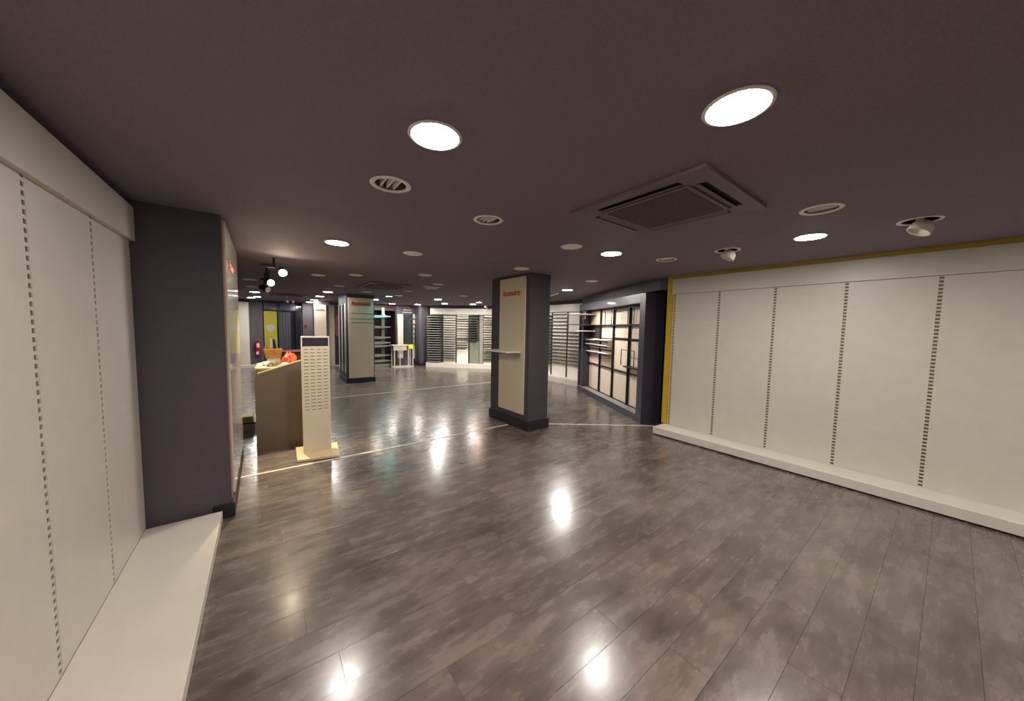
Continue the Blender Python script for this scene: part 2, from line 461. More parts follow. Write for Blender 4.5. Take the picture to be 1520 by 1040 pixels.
# ------------------------------------------------------------------ dark display cabinet with black metal grid
CL = 3.15
A0 = Vector((5.142,3.159)); dirv = Vector((6.569-5.142, 5.804-3.159)).normalized()
org = A0 + dirv*3.10
cab = thing('display_cabinet', 'tall dark blue-grey display cabinet with a black metal grid', 'cabinet', (org.x,org.y,0), math.atan2(-dirv.y,-dirv.x))
# local: x from 0 (far, left) to 3.15 (near, right); y into the cabinet
D = .36
part(cab, 'side_panel', B(0,0,0,.06,D,2.235), 'cabinet_dark', bevel=.004)
part(cab, 'side_panel', B(2.975,0,0,CL,D,2.235), 'cabinet_dark', bevel=.004)
part(cab, 'header', B(.06,0,2.07,2.975,D,2.235), 'cabinet_dark', bevel=.003)
part(cab, 'bottom_board', B(.06,0,0,2.975,D,.13), 'cabinet_dark', bevel=.003)
part(cab, 'back_board', B(.06,.24,.13,2.975,D,2.07), 'black')
xs = [.24, .93, 1.61, 2.29, 2.975]
zs = [.13, .76, 1.40, 1.70, 2.07]
part(cab, 'left_return', B(.06,.03,.13,.24,.24,2.07), 'cabinet_dark')
for i in range(4):
    for k in range(4):
        z0, z1 = zs[k], zs[k+1]
        mt_ = 'back_birch_pink_lit' if (i < 2 and k in (1,2,3)) else 'back_birch'
        if i == 0 and k == 2: mt_ = 'shelf_dark'
        part(cab, 'back_panel', B(xs[i]+.014,.215,z0+.012,xs[i+1]-.014,.24,z1-.012), mt_, bevel=.001)
for x in xs[1:4]:
    part(cab, 'grid_upright', B(x-.014,.17,.13,x+.014,.215,2.07), 'black_metal')
for i in range(4):
    part(cab, 'grid_rail', B(xs[i],.18,.745,xs[i+1],.215,.772), 'black_metal')
    part(cab, 'grid_rail', B(xs[i],.15,1.685,xs[i+1],.215,1.715), 'black_metal')
    if i > 1: part(cab, 'grid_rail', B(xs[i],.18,1.415,xs[i+1],.215,1.44), 'black_metal')
part(cab, 'grid_rail', B(xs[0],.18,2.045,xs[4],.215,2.07), 'black_metal')
part(cab, 'sill_plate', B(.06,-.001,.13,2.975,.17,.134), 'shelf_grey')
for i, z, dpt in ((0,1.345,.14),(0,1.24,.14),(0,1.055,.10),(1,1.36,.16),(1,1.24,.16),(1,1.07,.16),(1,1.16,.03),(0,1.15,.03)):
    sh = part(cab, 'shelf', B(xs[i]+.01,.215-dpt,z,xs[i+1]-.01,.215,z+.016), 'shelf_white', bevel=.001)
    part(sh, 'front_rail', B(xs[i]+.01,.215-dpt,z-.034,xs[i+1]-.01,.215-dpt+.012,z-.002), 'black_metal')
for z, x0, dpt, hh in ((1.96,.20,.62,.016),(1.70,.20,.60,.02),(1.55,.20,.50,.018)):
    part(cab, 'projecting_shelf', B(x0,.215-dpt,z,.60,.20,z+hh), 'shelf_white' if z != 1.70 else 'shelf_dark', bevel=.002)
# small hanging rectangles of bent wire
def wire_frame(x0, x1, z0, z1, y):
    b = MB()
    b.box(x0,y,z0,x0+.012,y+.012,z1); b.box(x1-.012,y,z0,x1,y+.012,z1); b.box(x0,y,z1-.012,x1,y+.012,z1)
    return b
for k, (x0, x1, z0, z1) in enumerate(((1.13,1.35,1.715,2.0),(1.66,1.86,1.715,2.03),(2.36,2.60,1.715,2.04),(2.15,2.66,.90,1.22))):
    part(cab, 'wire_hanger', wire_frame(x0,x1,z0,z1,.10), 'black_metal')
part(cab, 'grid_rail', B(2.29,.08,.885,2.975,.215,.91), 'black_metal')
part(cab, 'sign_holder', B(.50,-.05,1.86,.53,-.03,2.04), 'pinkish')
part(cab, 'sign_holder', B(.30,-.05,1.86,.53,-.03,1.875), 'pinkish')

# ------------------------------------------------------------------ shelving walls at the back
A2 = (5.146,12.54); ang = math.atan2(10.54-12.54, 7.047-5.146)
def shelf_mesh(w, d, t, material, curve=0):
    b = MB()
    if curve: b.prism([(0,d),(0,0.02),(w*.5,-curve),(w,0.02),(w,d)], 'z', 0, t)
    else: b.box(0,0,0,w,d,t)
    return b.mesh('shelf', material, .001)
def bay(label, x0, x1, frame, back, shelves, sides=None, zb=.16, zt=2.07, ywall=.3, group=None):
    """shelves: list of (z, depth, thickness, material)"""
    O, a = frame
    R = Matrix.Translation((O[0],O[1],0)) @ Matrix.Rotation(a, 4, 'Z')
    loc = R @ Vector((x0,0,0))
    t = thing('shelving_bay', label, 'shelving', tuple(loc), a, group)
    w = x1-x0
    part(t, 'back_panel', B(.02,ywall,zb,w-.02,ywall+.02,zt), back)
    for x in (0, w-.02):
        part(t, 'upright', B(x,ywall-.02,zb,x+.02,ywall+.02,zt), sides or 'grey_metal')
    cache = {}
    for (z, d, th, mt_) in shelves:
        key = (d, th, mt_)
        if key not in cache: cache[key] = shelf_mesh(w-.05, d, th, mt_)
        link('shelf', cache[key], t, (.025, ywall-d, z))
    return t
FD = (A2, ang)
bay('dense dark shelving bay, the leftmost beside the dark pier', .0, .56, FD, 'back_dark', [(.20+i*.0935,.26,.028,'shelf_grey') for i in range(20)], 'shelf_dark')
bay('white shelving bay with evenly stacked thin grey shelves from top to bottom', .60, 1.15, FD, 'shelf_white', [(.27+i*.0935,.09,.012,'rail_dark') for i in range(20)])
bay('white shelving bay whose lower third has no shelves', 1.17, 1.68, FD, 'shelf_white', [(.80+i*.0935,.09 if i%4 else .16,.012,'rail_dark' if i in (0,1,9,10,11,12) else 'shelf_grey') for i in range(14)])
bay('shelving bay with grey back and dark shelves on its upper half', 1.70, 2.12, FD, 'back_grey', [(1.10+i*.0935,.24,.03,'shelf_dark') for i in range(11)], 'rail_dark')
bay('white shelving bay right of the grey one, with tilted cream shelves', 2.27, 2.78, FD, 'shelf_white', [(.30+i*.0935,.12,.014,'shelf_grey' if i%3 else 'rail_dark') for i in range(19)])
O = Matrix.Translation((A2[0],A2[1],0)) @ Matrix.Rotation(ang, 4, 'Z')
t = thing('upright_cover', 'flat grey upright cover between grey and cream shelving bays', 'panel', tuple(O @ Vector((2.195,0,0))), ang)
part(t, 'cover', B(-.07,.27,.16,.07,.32,2.07), 'shelf_grey', bevel=.002)
t = thing('plinth', 'long white plinth under the back shelving bays', 'plinth', tuple(O @ Vector((0,0,0))), ang)
part(t, 'front_board', B(-.0,.0,0,2.80,.02,.13), 'white_plinth'); part(t, 'top_board', B(-.0,.0,.13,2.80,.32,.16), 'white_plinth', bevel=.002)
t = thing('pelmet', 'long white pelmet above the back shelving bays', 'pelmet', tuple(O @ Vector((0,0,0))), ang)
part(t, 'fascia', B(.08,.24,2.09,2.80,.30,2.325), 'white_plinth', bevel=.002)
part(t, 'end_cap', B(2.74,.18,2.05,2.80,.24,2.35), 'cream', bevel=.002)
# right-hand run on the wall x = 7.3, seen between column and cabinet
FR = ((7.0,10.5), -PI/2)
for k in range(6):
    x0 = .22 + k*.66
    if k == 4: lab = 'white shelving bay just right of the central column, dark double rails'; sh = [(.55+i*.106,.07,.014,'rail_dark') for i in range(15)]
    elif k == 5: lab = 'white shelving bay beside the dark cabinet, blank above its rails'; sh = [(.55+i*.106,.07,.014,'rail_dark') for i in range(10)]
    else:
        continue
    bay(lab, 2.89+(k-4)*.66, 2.89+(k-3)*.66, FR, 'shelf_white', sh, 'rail_dark', zb=.15, zt=2.10)
bay('white shelving bay hidden mostly by the central column', 2.23, 2.89, FR, 'shelf_white', [(.50+i*.1,.16,.02,'rail_dark') for i in range(16)], 'rail_dark', zb=.15, zt=2.10)
bay('white shelving bay in the corner behind the central column', 1.57, 2.23, FR, 'shelf_white', [(.50+i*.1,.16,.02,'rail_dark') for i in range(16)], 'rail_dark', zb=.15, zt=2.10)
t = thing('plinth', 'white plinth right of the central column, running behind the dark cabinet', 'plinth', (7.0,8.2,0), -PI/2)
part(t, 'front_board', B(-.9,0,0,2.1,.02,.12), 'white_plinth'); part(t, 'top_board', B(-.9,0,.12,2.1,.34,.15), 'white_plinth', bevel=.002)
t = thing('pelmet', 'white pelmet right of the central column, above the railed bays', 'pelmet', (7.0,8.2,0), -PI/2)
part(t, 'fascia', B(-.9,.24,2.11,2.1,.31,2.335), 'white_plinth', bevel=.002)

# ------------------------------------------------------------------ far end of the shop
p = thing('pier', 'plain dark pier between tall mirror and dense dark shelving', 'pillar', (5.1,13.1,0))
part(p, 'shaft', MB().prism([(5.02,12.94),(5.10,12.86),(5.40,12.86),(5.40,13.34),(5.02,13.34)], 'z', 0, H), 'column_paint', world=True)
part(p, 'baseboard', MB().prism([(5.01,12.93),(5.09,12.845),(5.41,12.845),(5.41,13.34),(5.01,13.34)], 'z', 0, .12), 'skirting', world=True)
struct('wall_mirror', B(4.28,13.42,-.05,5.5,13.6,H+.02), 'dark_wall')
t = thing('mirror_unit', 'tall mirror between two pale panels on the dark wall', 'mirror', (4.7,13.4,0))
part(t, 'pale_panel', B(4.31,13.36,.30,4.53,13.42,2.07), 'white_paint', world=True, bevel=.002)
part(t, 'mirror_plate', B(4.55,13.39,.36,4.90,13.42,2.07), 'mirror_grey', world=True)
part(t, 'pale_panel', B(4.935,13.36,.26,5.015,13.42,2.09), 'white_paint', world=True, bevel=.002)
part(t, 'frame', B(4.905,13.37,.26,4.93,13.42,2.09), 'skirting', world=True)
for i in range(6):
    part(t, 'small_shelf', B(4.90,13.26,.92+i*.2,5.01,13.36,.935+i*.2), 'shelf_white' if i > 3 else 'shelf_dark', world=True)
t = thing('lettering_sign', 'three short rows of small blurred pale lettering above the mirror', 'sign', (4.72,13.41,2.12))
for row, (z, x0, x1, words) in enumerate(((2.345,4.57,4.87,''),(2.25,4.55,4.90,''),(2.155,4.52,4.93,''))):
    b = MB(); x = x0
    while x < x1 - .02:                      # letter strokes too blurred in the photo to be read
        wd = random.choice((.018, .024, .03)); hh = random.choice((.045, .045, .062))
        b.box(x, 13.400, z-.025, x+.008, 13.410, z-.025+hh); b.box(x, 13.402, z-.003, x+wd, 13.410, z+.012); b.box(x, 13.402, z-.025, x+wd*.9, 13.410, z-.014)
        x += wd + .007
    part(t, 'lettering', b, 'shelf_white' if row else 'shelf_grey', world=True)
# doorway into the dark back room
t = struct('door_1', B(4.42,13.95,0,4.49,14.05,2.40), 'white_plinth', .003)
part(t, 'frame_head', B(2.49,13.95,2.36,4.42,14.05,2.42), 'pinkish', world=True)
part(t, 'frame_post', B(2.03,14.38,0,2.21,14.45,2.37), 'cream', world=True, bevel=.002)
part(t, 'frame_head', B(2.21,14.38,2.33,2.49,14.45,2.37), 'pinkish', world=True)
part(t, 'header_board', B(3.6,14.06,2.22,4.42,14.10,2.36), 'pinkish', world=True)
part(t, 'threshold', B(2.21,14.30,0,2.60,14.40,.03), 'shelf_white', world=True)
struct('wall_backroom', B(3.5,15.3,-.05,5.5,15.45,H+.02), 'purple_dark')
struct('wall_backroom_side', B(4.49,14.0,-.05,4.6,15.4,H+.02), 'purple_dark')
t = thing('curtain', 'dark plum curtain with rosy patch hanging in the narrow doorway', 'curtain', (2.5,14.7,0))
b = MB(); n = 28
pts = [(2.2+i*.045, 14.72 + .025*math.sin(i*1.4)) for i in range(n)]
b.prism(pts + [(x, y+.012) for x, y in reversed(pts)], 'z', .05, 2.33)
part(t, 'cloth', b, 'purple_dark', world=True)
b = MB(); 
ring = [(2.36+.11*math.cos(a), 1.55+.42*math.sin(a)) for a in [k*PI/10 for k in range(20)]]
part(t, 'rose_print', MB().prism(ring, 'y', 14.665, 14.675), 'rose', world=True)
# shelf tower
t = thing('shelf_tower', 'freestanding grey shelf tower with a teal-lit top, right of the second column', 'shelving', (3.75,13.2,0))
part(t, 'spine', B(3.66,13.26,0,3.77,13.30,2.3), 'back_grey', world=True, bevel=.002)
for z in (1.95, 1.55, 1.15, .95, .83, .47, .26, .10):
    b = MB().prism([(3.10,z-.055),(3.55,z-.055),(3.92,z-.012),(3.92,z+.012),(3.60,z+.035),(3.10,z+.035)], 'y', 13.0, 13.26)
    part(t, 'shelf', b, 'teal_lit_tint' if z > 1.9 else 'shelf_grey', world=True, bevel=.002)
part(t, 'foot', B(3.30,13.0,0,3.85,13.35,.05), 'shelf_grey', world=True)
solo('cone_stand', MB().lathe([(.0,0),(.075,0),(.07,.03),(.045,.05),(.035,.2),(0,.2)], (3.68,13.12,1.986), 16), 'teal_lit_tint', 'small pale cone standing on top of the shelf tower', 'display stand', smooth=True)
# white table
t = thing('display_table', 'white metal-legged display table standing before the tall mirror', 'table', (4.4,12.85,0))
part(t, 'table_top', B(3.92,12.70,.835,4.72,13.10,.865), 'cream', world=True, bevel=.003)
part(t, 'apron', B(3.94,12.72,.66,4.44,12.75,.835), 'cream', world=True)
for x, y in ((3.96,12.73),(4.06,13.0),(4.18,12.73),(4.50,12.73),(4.68,12.73),(4.68,13.05),(3.96,13.05)):
    part(t, 'leg', B(x,y,.03,x+.03,y+.03,.835), 'white_paint', world=True)
part(t, 'floor_rail', B(3.95,12.72,0,4.72,12.76,.035), 'white_paint', world=True)
part(t, 'floor_rail', B(3.95,13.04,0,4.72,13.08,.035), 'white_paint', world=True)
solo('folded_cloth', B(4.50,12.66,.72,4.66,12.70,.88).box(4.50,12.66,.866,4.70,12.80,.882), 'yellow_bright', 'yellow cloth hanging over the front edge of the white table', 'cloth', bevel=.004)
solo('paper_sheet', B(4.06,12.78,.866,4.34,12.96,.874), 'cloth_white', 'white papers lying on the white display table', 'paper')
# white accessories column
t = thing('column', 'slim cream-faced column behind the perforated stand, orange lettering', 'column', (1.66,13.5,0))
part(t, 'shaft', B(1.43,13.43,0,1.90,13.8,H), 'column_paint', world=True)
part(t, 'display_panel', B(1.43,13.40,.12,1.80,13.43,2.29), 'cream', world=True, bevel=.002)
lettering(t, 'Accessoires', (1.60-1.66, 13.396-13.5, 2.12), .075, .27, bold=.03)
# glazed shop front at the far left
t = thing('glazed_screen', 'dark glazed screen across the far end with pale transom glass', 'glass screen', (.6,15.4,0))
part(t, 'transom_glass', B(.03,15.36,2.12,.50,15.38,2.37), 'glass_blue', world=True)
part(t, 'transom_glass', B(.52,15.34,2.10,1.0,15.36,2.37), 'glass_blue', world=True)
part(t, 'glass_pane', B(.45,15.40,.05,.98,15.41,2.08), 'glass_dark', world=True)
part(t, 'glass_pane', B(1.02,15.34,.05,1.22,15.35,2.30), 'glass_dark', world=True)
for x in (-.02, .43, 1.0, 1.22):
    part(t, 'mullion', B(x,15.33,0,x+.022,15.42,2.40), 'black_metal', world=True)
part(t, 'transom', B(0,15.33,2.08,1.24,15.42,2.11), 'black_metal', world=True)
part(t, 'chrome_bar', MB().tube((1.19,15.29,.9),(1.19,15.29,2.0),.010,8), 'chrome', world=True)
t = thing('roller_curtain', 'grey-blue curtain standing behind the dark glazed screen', 'curtain', (.7,15.3,0))
n = 24; pts = [(.47+i*.0165, 15.30+.004*math.sin(i*1.2)) for i in range(n)]
part(t, 'cloth', MB().prism(pts+[(x,y+.01) for x,y in reversed(pts)], 'z', .1, 2.04), 'curtain_grey', world=True)
t = thing('poster', 'tall lime-yellow poster with a pale round emblem on the far screen', 'poster', (.22,15.3,.5))
part(t, 'sheet', B(.03,15.31,.5,.42,15.32,2.06), 'lime', world=True)
part(t, 'emblem', MB().tube((.23,15.31,1.43),(.23,15.303,1.43),.125,24), 'emblem', world=True)
part(t, 'inner_ring', MB().tube((.23,15.303,1.43),(.23,15.299,1.43),.07,24), 'lime', world=True)
part(t, 'inner_disc', MB().tube((.23,15.299,1.43),(.23,15.295,1.43),.055,24), 'emblem', world=True)
solo('call_point', B(1.29,15.22,1.50,1.37,15.26,1.59).box(1.31,15.20,1.53,1.35,15.22,1.57), 'ext_red', 'small red fire call point on the far dark wall', 'alarm', bevel=.003)
struct('wall_pier', B(1.24,15.26,-.05,2.03,15.6,H+.02), 'dark_wall')
struct('wall_left_end', B(-.76,15.32,-.05,-.0,15.6,H+.02), 'dark_wall')
t = thing('white_wardrobe', 'tall white panelled unit on low plinth at the far left', 'cabinet', (-.55,15.2,0))
part(t, 'body', B(-.755,15.08,.10,-.40,15.315,2.34), 'white_paint', world=True, bevel=.003)
part(t, 'door', B(-.74,15.06,.16,-.43,15.08,2.16), 'white_plinth', world=True, bevel=.003)
part(t, 'plinth', B(-.755,14.9,0,-.26,15.315,.10), 'white_plinth', world=True, bevel=.003)
# fire extinguisher
t = thing('fire_extinguisher', 'red fire extinguisher on the dark wall by the lime poster', 'fire extinguisher', (-.17,15.22,.42))
part(t, 'cylinder', MB().lathe([(0,0),(.075,0),(.082,.02),(.082,.42),(.06,.48),(.025,.51),(0,.51)], (-.17,15.22,.42), 24), 'ext_red', world=True, smooth=True)
part(t, 'label_sheet', B(-.205,15.132,.72,-.125,15.14,.86), 'label_white', world=True)
part(t, 'lower_label', B(-.22,15.132,.47,-.15,15.14,.57), 'label_white', world=True)
part(t, 'valve', MB().tube((-.17,15.22,.92),(-.17,15.22,.98),.025,12), 'black', world=True)
part(t, 'handle', B(-.21,15.19,.97,-.08,15.23,.995), 'grey_metal', world=True)
part(t, 'hose', MB().tube((-.19,15.2,.95),(-.27,15.19,.84),.012,8).tube((-.27,15.19,.84),(-.27,15.19,.55),.012,8), 'black', world=True)

# ------------------------------------------------------------------ counter
t = thing('reception_counter', 'taupe sales counter with sloping top edge behind the perforated stand', 'counter', (.3,5.4,0))
part(t, 'sloping_side', MB().prism([(-.10,0),(.67,0),(.67,1.213),(-.07,.98),(-.10,.955)], 'y', 5.05, 5.09), 'taupe', world=True)
part(t, 'edge_strip', MB().prism([(-.07,.981),(.67,1.214),(.67,1.226),(-.07,.993)], 'y', 5.048, 5.092), 'taupe_edge', world=True)
part(t, 'body', B(-.085,5.10,0,.68,5.80,1.03), 'taupe', world=True)
part(t, 'worktop', B(-.095,5.10,1.03,.69,5.79,1.05), 'taupe_edge', world=True, bevel=.002)
part(t, 'high_ledge', B(.20,5.80,1.19,.76,5.95,1.215), 'pinkish', world=True, bevel=.002)
part(t, 'ledge_board', B(.20,5.90,0,.75,5.93,1.19), 'taupe', world=True)
# basket
t = thing('wicker_basket', 'honey-coloured wicker basket on the sales counter', 'basket', (.10,5.55,1.05))
part(t, 'body', MB().prism([(.015,1.13),(.185,1.13),(.20,1.24),(0,1.24)], 'y', 5.54, 5.74), 'wicker', world=True)
part(t, 'rim', B(-.005,5.53,1.24,.205,5.75,1.258), 'wicker_rim', world=True, bevel=.004)
part(t, 'handle_loop', MB().tube((.005,5.64,1.25),(.02,5.64,1.30),.006,6).tube((.02,5.64,1.30),(.045,5.64,1.255),.006,6), 'wicker_rim', world=True)
solo('paper_box', B(.03,5.55,1.051,.18,5.73,1.13), 'cloth_white', 'small cream box under the wicker basket', 'box', bevel=.003)
t = thing('card_stand', 'narrow white and black card stand upright on the rim of the wicker basket', 'stand', (.10,5.55,1.26))
part(t, 'white_face', MB().prism([(.065,1.26),(.10,1.26),(.095,1.395),(.068,1.40)], 'y', 5.60, 5.66), 'white_paint', world=True)
part(t, 'black_face', MB().prism([(.101,1.26),(.14,1.26),(.125,1.38),(.096,1.39)], 'y', 5.60, 5.66), 'black', world=True)
def rumple(name, cx, cy, z0, rx, ry, hz, seed, material, label, cat, flat=.0):
    """crumpled cloth: a closed mound of folds"""
    bm = bmesh.new(); nu, nv = 64, 24
    rows = []
    rnd = random.Random(seed); ph = [rnd.uniform(0, 6.28) for _ in range(8)]
    for j in range(nv+1):
        f = j/nv; row = []
        for i in range(nu):
            a = 2*PI*i/nu
            wob = 1 + .13*math.sin(3*a+ph[0]) + .10*math.sin(5*a+ph[1]) + .05*math.sin(9*a+ph[2])
            r = math.sin((1-f)*PI/2)**.8
            x = rx*r*wob*math.cos(a); y = ry*r*wob*math.sin(a)
            z = hz*(math.sin(f*PI/2)**1.2)
            z += hz*.13*math.sin(a*4 + f*7 + ph[3])*f*(1-f)*3 + hz*.05*math.sin(x/rx*9+ph[4]+y/ry*6)*min(1, f*2)*(1-f*.4)
            row.append(bm.verts.new((x, y, max(0, z))))
        rows.append(row)
    for j in range(nv):
        for i in range(nu):
            k = (i+1) % nu
            bm.faces.new((rows[j][i], rows[j][k], rows[j+1][k], rows[j+1][i]))
    for row in rows:
        for v in row:
            q = Vector((v.co.x/rx, v.co.y/ry, v.co.z/hz)) * 1.6 + Vector((seed, 0, 0))
            k = 1 + .45*noise.noise(q) + .28*noise.noise(q*2.3) + .12*noise.noise(q*5)
            v.co.x *= k; v.co.y *= k; v.co.z = max(0, v.co.z*(1 + .35*noise.noise(q*1.3) + .2*noise.noise(q*2.6)))
    bm.faces.new([v for v in rows[0]])
    bmesh.ops.remove_doubles(bm, verts=bm.verts, dist=.0004)
    for f_ in bm.faces: f_.smooth = True
    me = bpy.data.meshes.new(name); bm.to_mesh(me); bm.free(); me.materials.append(M[material])
    o = link(name, me); o.location = (cx, cy, z0); tag(o, label, cat)
    return o
rumple('red_garment', .262, 5.29, 1.051, .092, .075, .15, 3, 'cloth_red', 'crumpled coral-red garment heaped on the sales counter', 'clothing')
rumple('scarf', .03, 5.36, 1.051, .085, .07, .05, 5, 'cloth_white', 'crumpled cream scarf on the left end of the counter', 'clothing')
rumple('dark_scarf', .09, 5.20, 1.051, .06, .035, .07, 9, 'cloth_grey', 'small olive-grey cloth between cream scarf and red garment', 'clothing')
rumple('tissue', .215, 5.16, 1.051, .05, .03, .05, 11, 'cloth_white', 'small white tissue at the sloping edge of the counter', 'tissue')
# low box with yellow goods behind the counter
t = thing('low_display_box', 'low white floor box beyond the counter, beside the glossy panel', 'box', (-.4,6.4,0))
part(t, 'body', B(-.74,6.22,0,-.13,6.62,.10), 'white_plinth', world=True, bevel=.003)
part(t, 'shadow_strip', B(-.74,6.215,.10,-.12,6.63,.115), 'black', world=True)  # solid black strip painted in as the shadow line under the slab
solo('yellow_packet', B(-.62,6.24,.165,-.155,6.50,.205), 'yellow_bright', 'bright yellow packet lying on the cream slab of the low floor box', 'packet', bevel=.01)
part(t, 'top_slab', B(-.72,6.225,.115,-.15,6.58,.165), 'cream', world=True, bevel=.003)
solo('black_pouch', MB().lathe([(0,0),(.06,0),(.07,.04),(.05,.09),(0,.10)], (-.045,6.42,0), 14), 'black', 'small black pouch on the floor beside the low white box', 'pouch', smooth=True)

# ------------------------------------------------------------------ perforated stand
t = thing('perforated_stand', 'white perforated board stand on a wooden base with mirror strip', 'display stand', (.5,4.65,0))
part(t, 'base_board', MB().prism([(.273,4.44),(.703,4.365),(.752,4.86),(.293,4.93)], 'z', .005, .035), 'light_wood', world=True, bevel=.003)
x0, x1, yb = .355, .648, 4.62
b = MB(); zt, zb = 1.335, .52; nr = 20; cols = 4
b.box(x0, yb, .035, x1, yb+.012, zb)              # plain lower sheet
sw = .046; gapx = (x1-x0 - cols*sw)/(cols+1); pz = (zt-zb)/nr; hs = .007
for c_ in range(cols+1):
    xa = x0 if c_ == 0 else x0 + c_*(gapx+sw); 
    b.box(xa, yb, zb, x0 + (c_+1)*gapx + c_*sw, yb+.012, zt)
for c_ in range(cols):
    xa = x0 + gapx + c_*(gapx+sw)
    for r in range(nr+1):
        z0 = zb + r*pz + (hs if r else 0); z1 = min(zt, zb + (r+1)*pz)
        if r == nr: break
        b.box(xa, yb, z0 - (0 if r else 0), xa+sw, yb+.012, z1)
part(t, 'perforated_sheet', b, 'cream', world=True)
part(t, 'slot_backing', B(x0+.01, yb+.016, .05, x1-.01, yb+.022, 1.33), 'black', world=True)
part(t, 'side_edge', B(x0-.002,yb-.001,.035,x0+.006,yb+.05,1.335), 'cream', world=True)
part(t, 'side_edge', B(x1-.006,yb-.001,.035,x1+.002,yb+.05,1.335), 'cream', world=True)
part(t, 'back_sheet', B(x0, yb+.045, .035, x1, yb+.05, 1.45), 'cream', world=True)
part(t, 'mirror_strip', B(x0+.006,yb+.006,1.338,x1-.012,yb+.02,1.438), 'mirror', world=True)
part(t, 'top_cap', B(x0-.002,yb-.002,1.438,x1+.002,yb+.05,1.455), 'cream', world=True, bevel=.001)
for xa in (x0-.002, x1-.012): part(t, 'mirror_edge', B(xa,yb-.002,1.335,xa+.010,yb+.03,1.44), 'shelf_white', world=True)

# ------------------------------------------------------------------ ceiling fittings
def area(parent, x, y, z, power, color, size=.16, rot=None, spread=PI):
    pass
lit_labels = [
 'added unseen lit downlight behind the camera on the left', 'added unseen lit downlight behind the camera in the middle', 'added unseen lit downlight behind the camera by the right wall',
 'largest glowing round downlight, nearest the camera at top centre',
 'warm pinkish downlight close to the camera, above the ceiling cassette',
 'lit round downlight over the perforated stand',
 'lit round downlight just beyond the ceiling cassette',
 'lit round downlight near the right white panel wall, below the louvred one',
 'lit downlight between central column and dark cabinet',
 'lit downlight in front of the back shelving, left of centre',
 'lit downlight right above the pelmet over the evenly shelved bay',
 'lit downlight above the gap between mirror and dense shelving',
 'lit downlight above the doorway frame left of the mirror',
 'nearest lit downlight of the row left of the second column',
 'second lit downlight of the row left of the second column',
 'third lit downlight of the row left of the second column',
 'farthest lit downlight of the row, by the slim cream column',
 'lit downlight above the grey shelving bay',
 'small pinkish lit downlight above the tilted cream shelves',
 'nearest lit downlight of the far left cluster, beyond the track spots',
 'leftmost lit downlight of the far left cluster above the white unit',
 'small warm lit downlight at the right of the far left cluster',
 'small lit downlight at the top right corner of the second column',
 'added unseen downlight behind the central column, brightening the back shelving']
ring_prof = [(.088,0),(.115,0),(.118,-.003),(.112,-.007),(.092,-.007),(.088,-.004)]
ring_me = MB().lathe(ring_prof, seg=36, close=True).mesh('trim_ring', 'cover_white', smooth=True)
dif = {}
for nm in ('lamp_on','lamp_strong','lamp_warm','lamp_small','lamp_teal'):
    dif[nm] = MB().lathe([(0,-.006),(.085,-.009),(.103,-.0075),(.103,0),(0,0)], seg=28).mesh('diffuser', nm)
for i, (x, y) in enumerate(LIT):
    t = thing('downlight', lit_labels[i], 'ceiling light', (x,y,H), group='lit downlights')
    link('trim_ring', ring_me, t)
    nm = 'lamp_warm' if i in (4, 18) else 'lamp_strong' if i in (8, 9, 23) else 'lamp_on'
    d = link('diffuser', dif[nm], t)
    if i in (18, 21, 22): d.scale = (.7,.7,1)
    if i == 23: aim = t
# louvred, unlit
refl_me = MB().lathe([(.090,0),(.088,.025),(.075,.06),(.05,.09),(.0,.092)], seg=28).mesh('reflector', 'reflector', smooth=True)
lab = ['unlit louvred downlight below the largest glowing one', 'unlit louvred downlight left of the ceiling cassette',
       'unlit louvred downlight over the right white wall, largest of its kind there', 'unlit louvred downlight left of the swivel spotlight']
for i, (x, y) in enumerate(REFL):
    t = thing('downlight', lab[i], 'ceiling light', (x,y,H), group='unlit louvred downlights')
    link('trim_ring', ring_me, t)
    link('reflector', refl_me, t)
    for k in (-.045, -.005, .035):
        part(t, 'louvre', B(k,-.075,.004,k+.010,.075,.04), 'cover_white')
    part(t, 'lamp_tube', MB().tube((-.06,-.02,.06),(.06,-.02,.06),.011,10), 'white_paint')
    part(t, 'lamp_tube', MB().tube((-.06,.02,.06),(.06,.02,.06),.011,10), 'white_paint')
thin_ring = MB().lathe([(.092,.0),(.115,0),(.115,-.005),(.092,-.005)], seg=36, close=True).mesh('trim_ring', 'cover_white', smooth=False)
for i, (x, y) in enumerate(GIMB):
    t = thing('swivel_spotlight', ['white swivel spotlight hanging from its ceiling ring, above the panel wall', 'white swivel spotlight cut by the right edge of the photo'][i], 'ceiling light', (x,y,H), group='swivel spotlights')
    link('trim_ring', thin_ring, t)
    part(t, 'can', MB().lathe([(.09,0),(.09,.055),(0,.055)], seg=24), 'skirting')
    part(t, 'neck', B(-.028,-.02,-.03,.028,.02,.05), 'white_paint', bevel=.004)
    b = MB().lathe([(0,.05),(.035,.05),(.06,.02),(.066,-.03),(.062,-.034),(.05,-.02),(0,-.012)], seg=24)
    b.xf(Matrix.Translation((.01,-.01,-.055)) @ Matrix.Rotation(math.radians(28), 4, (1,.6,0)))
    part(t, 'head', b, 'white_paint', smooth=True)
disc_me = MB().lathe([(0,-.010),(.09,-.010),(.108,-.004),(.11,0),(0,0)], seg=28).mesh('cover_plate', 'cover_gloss')
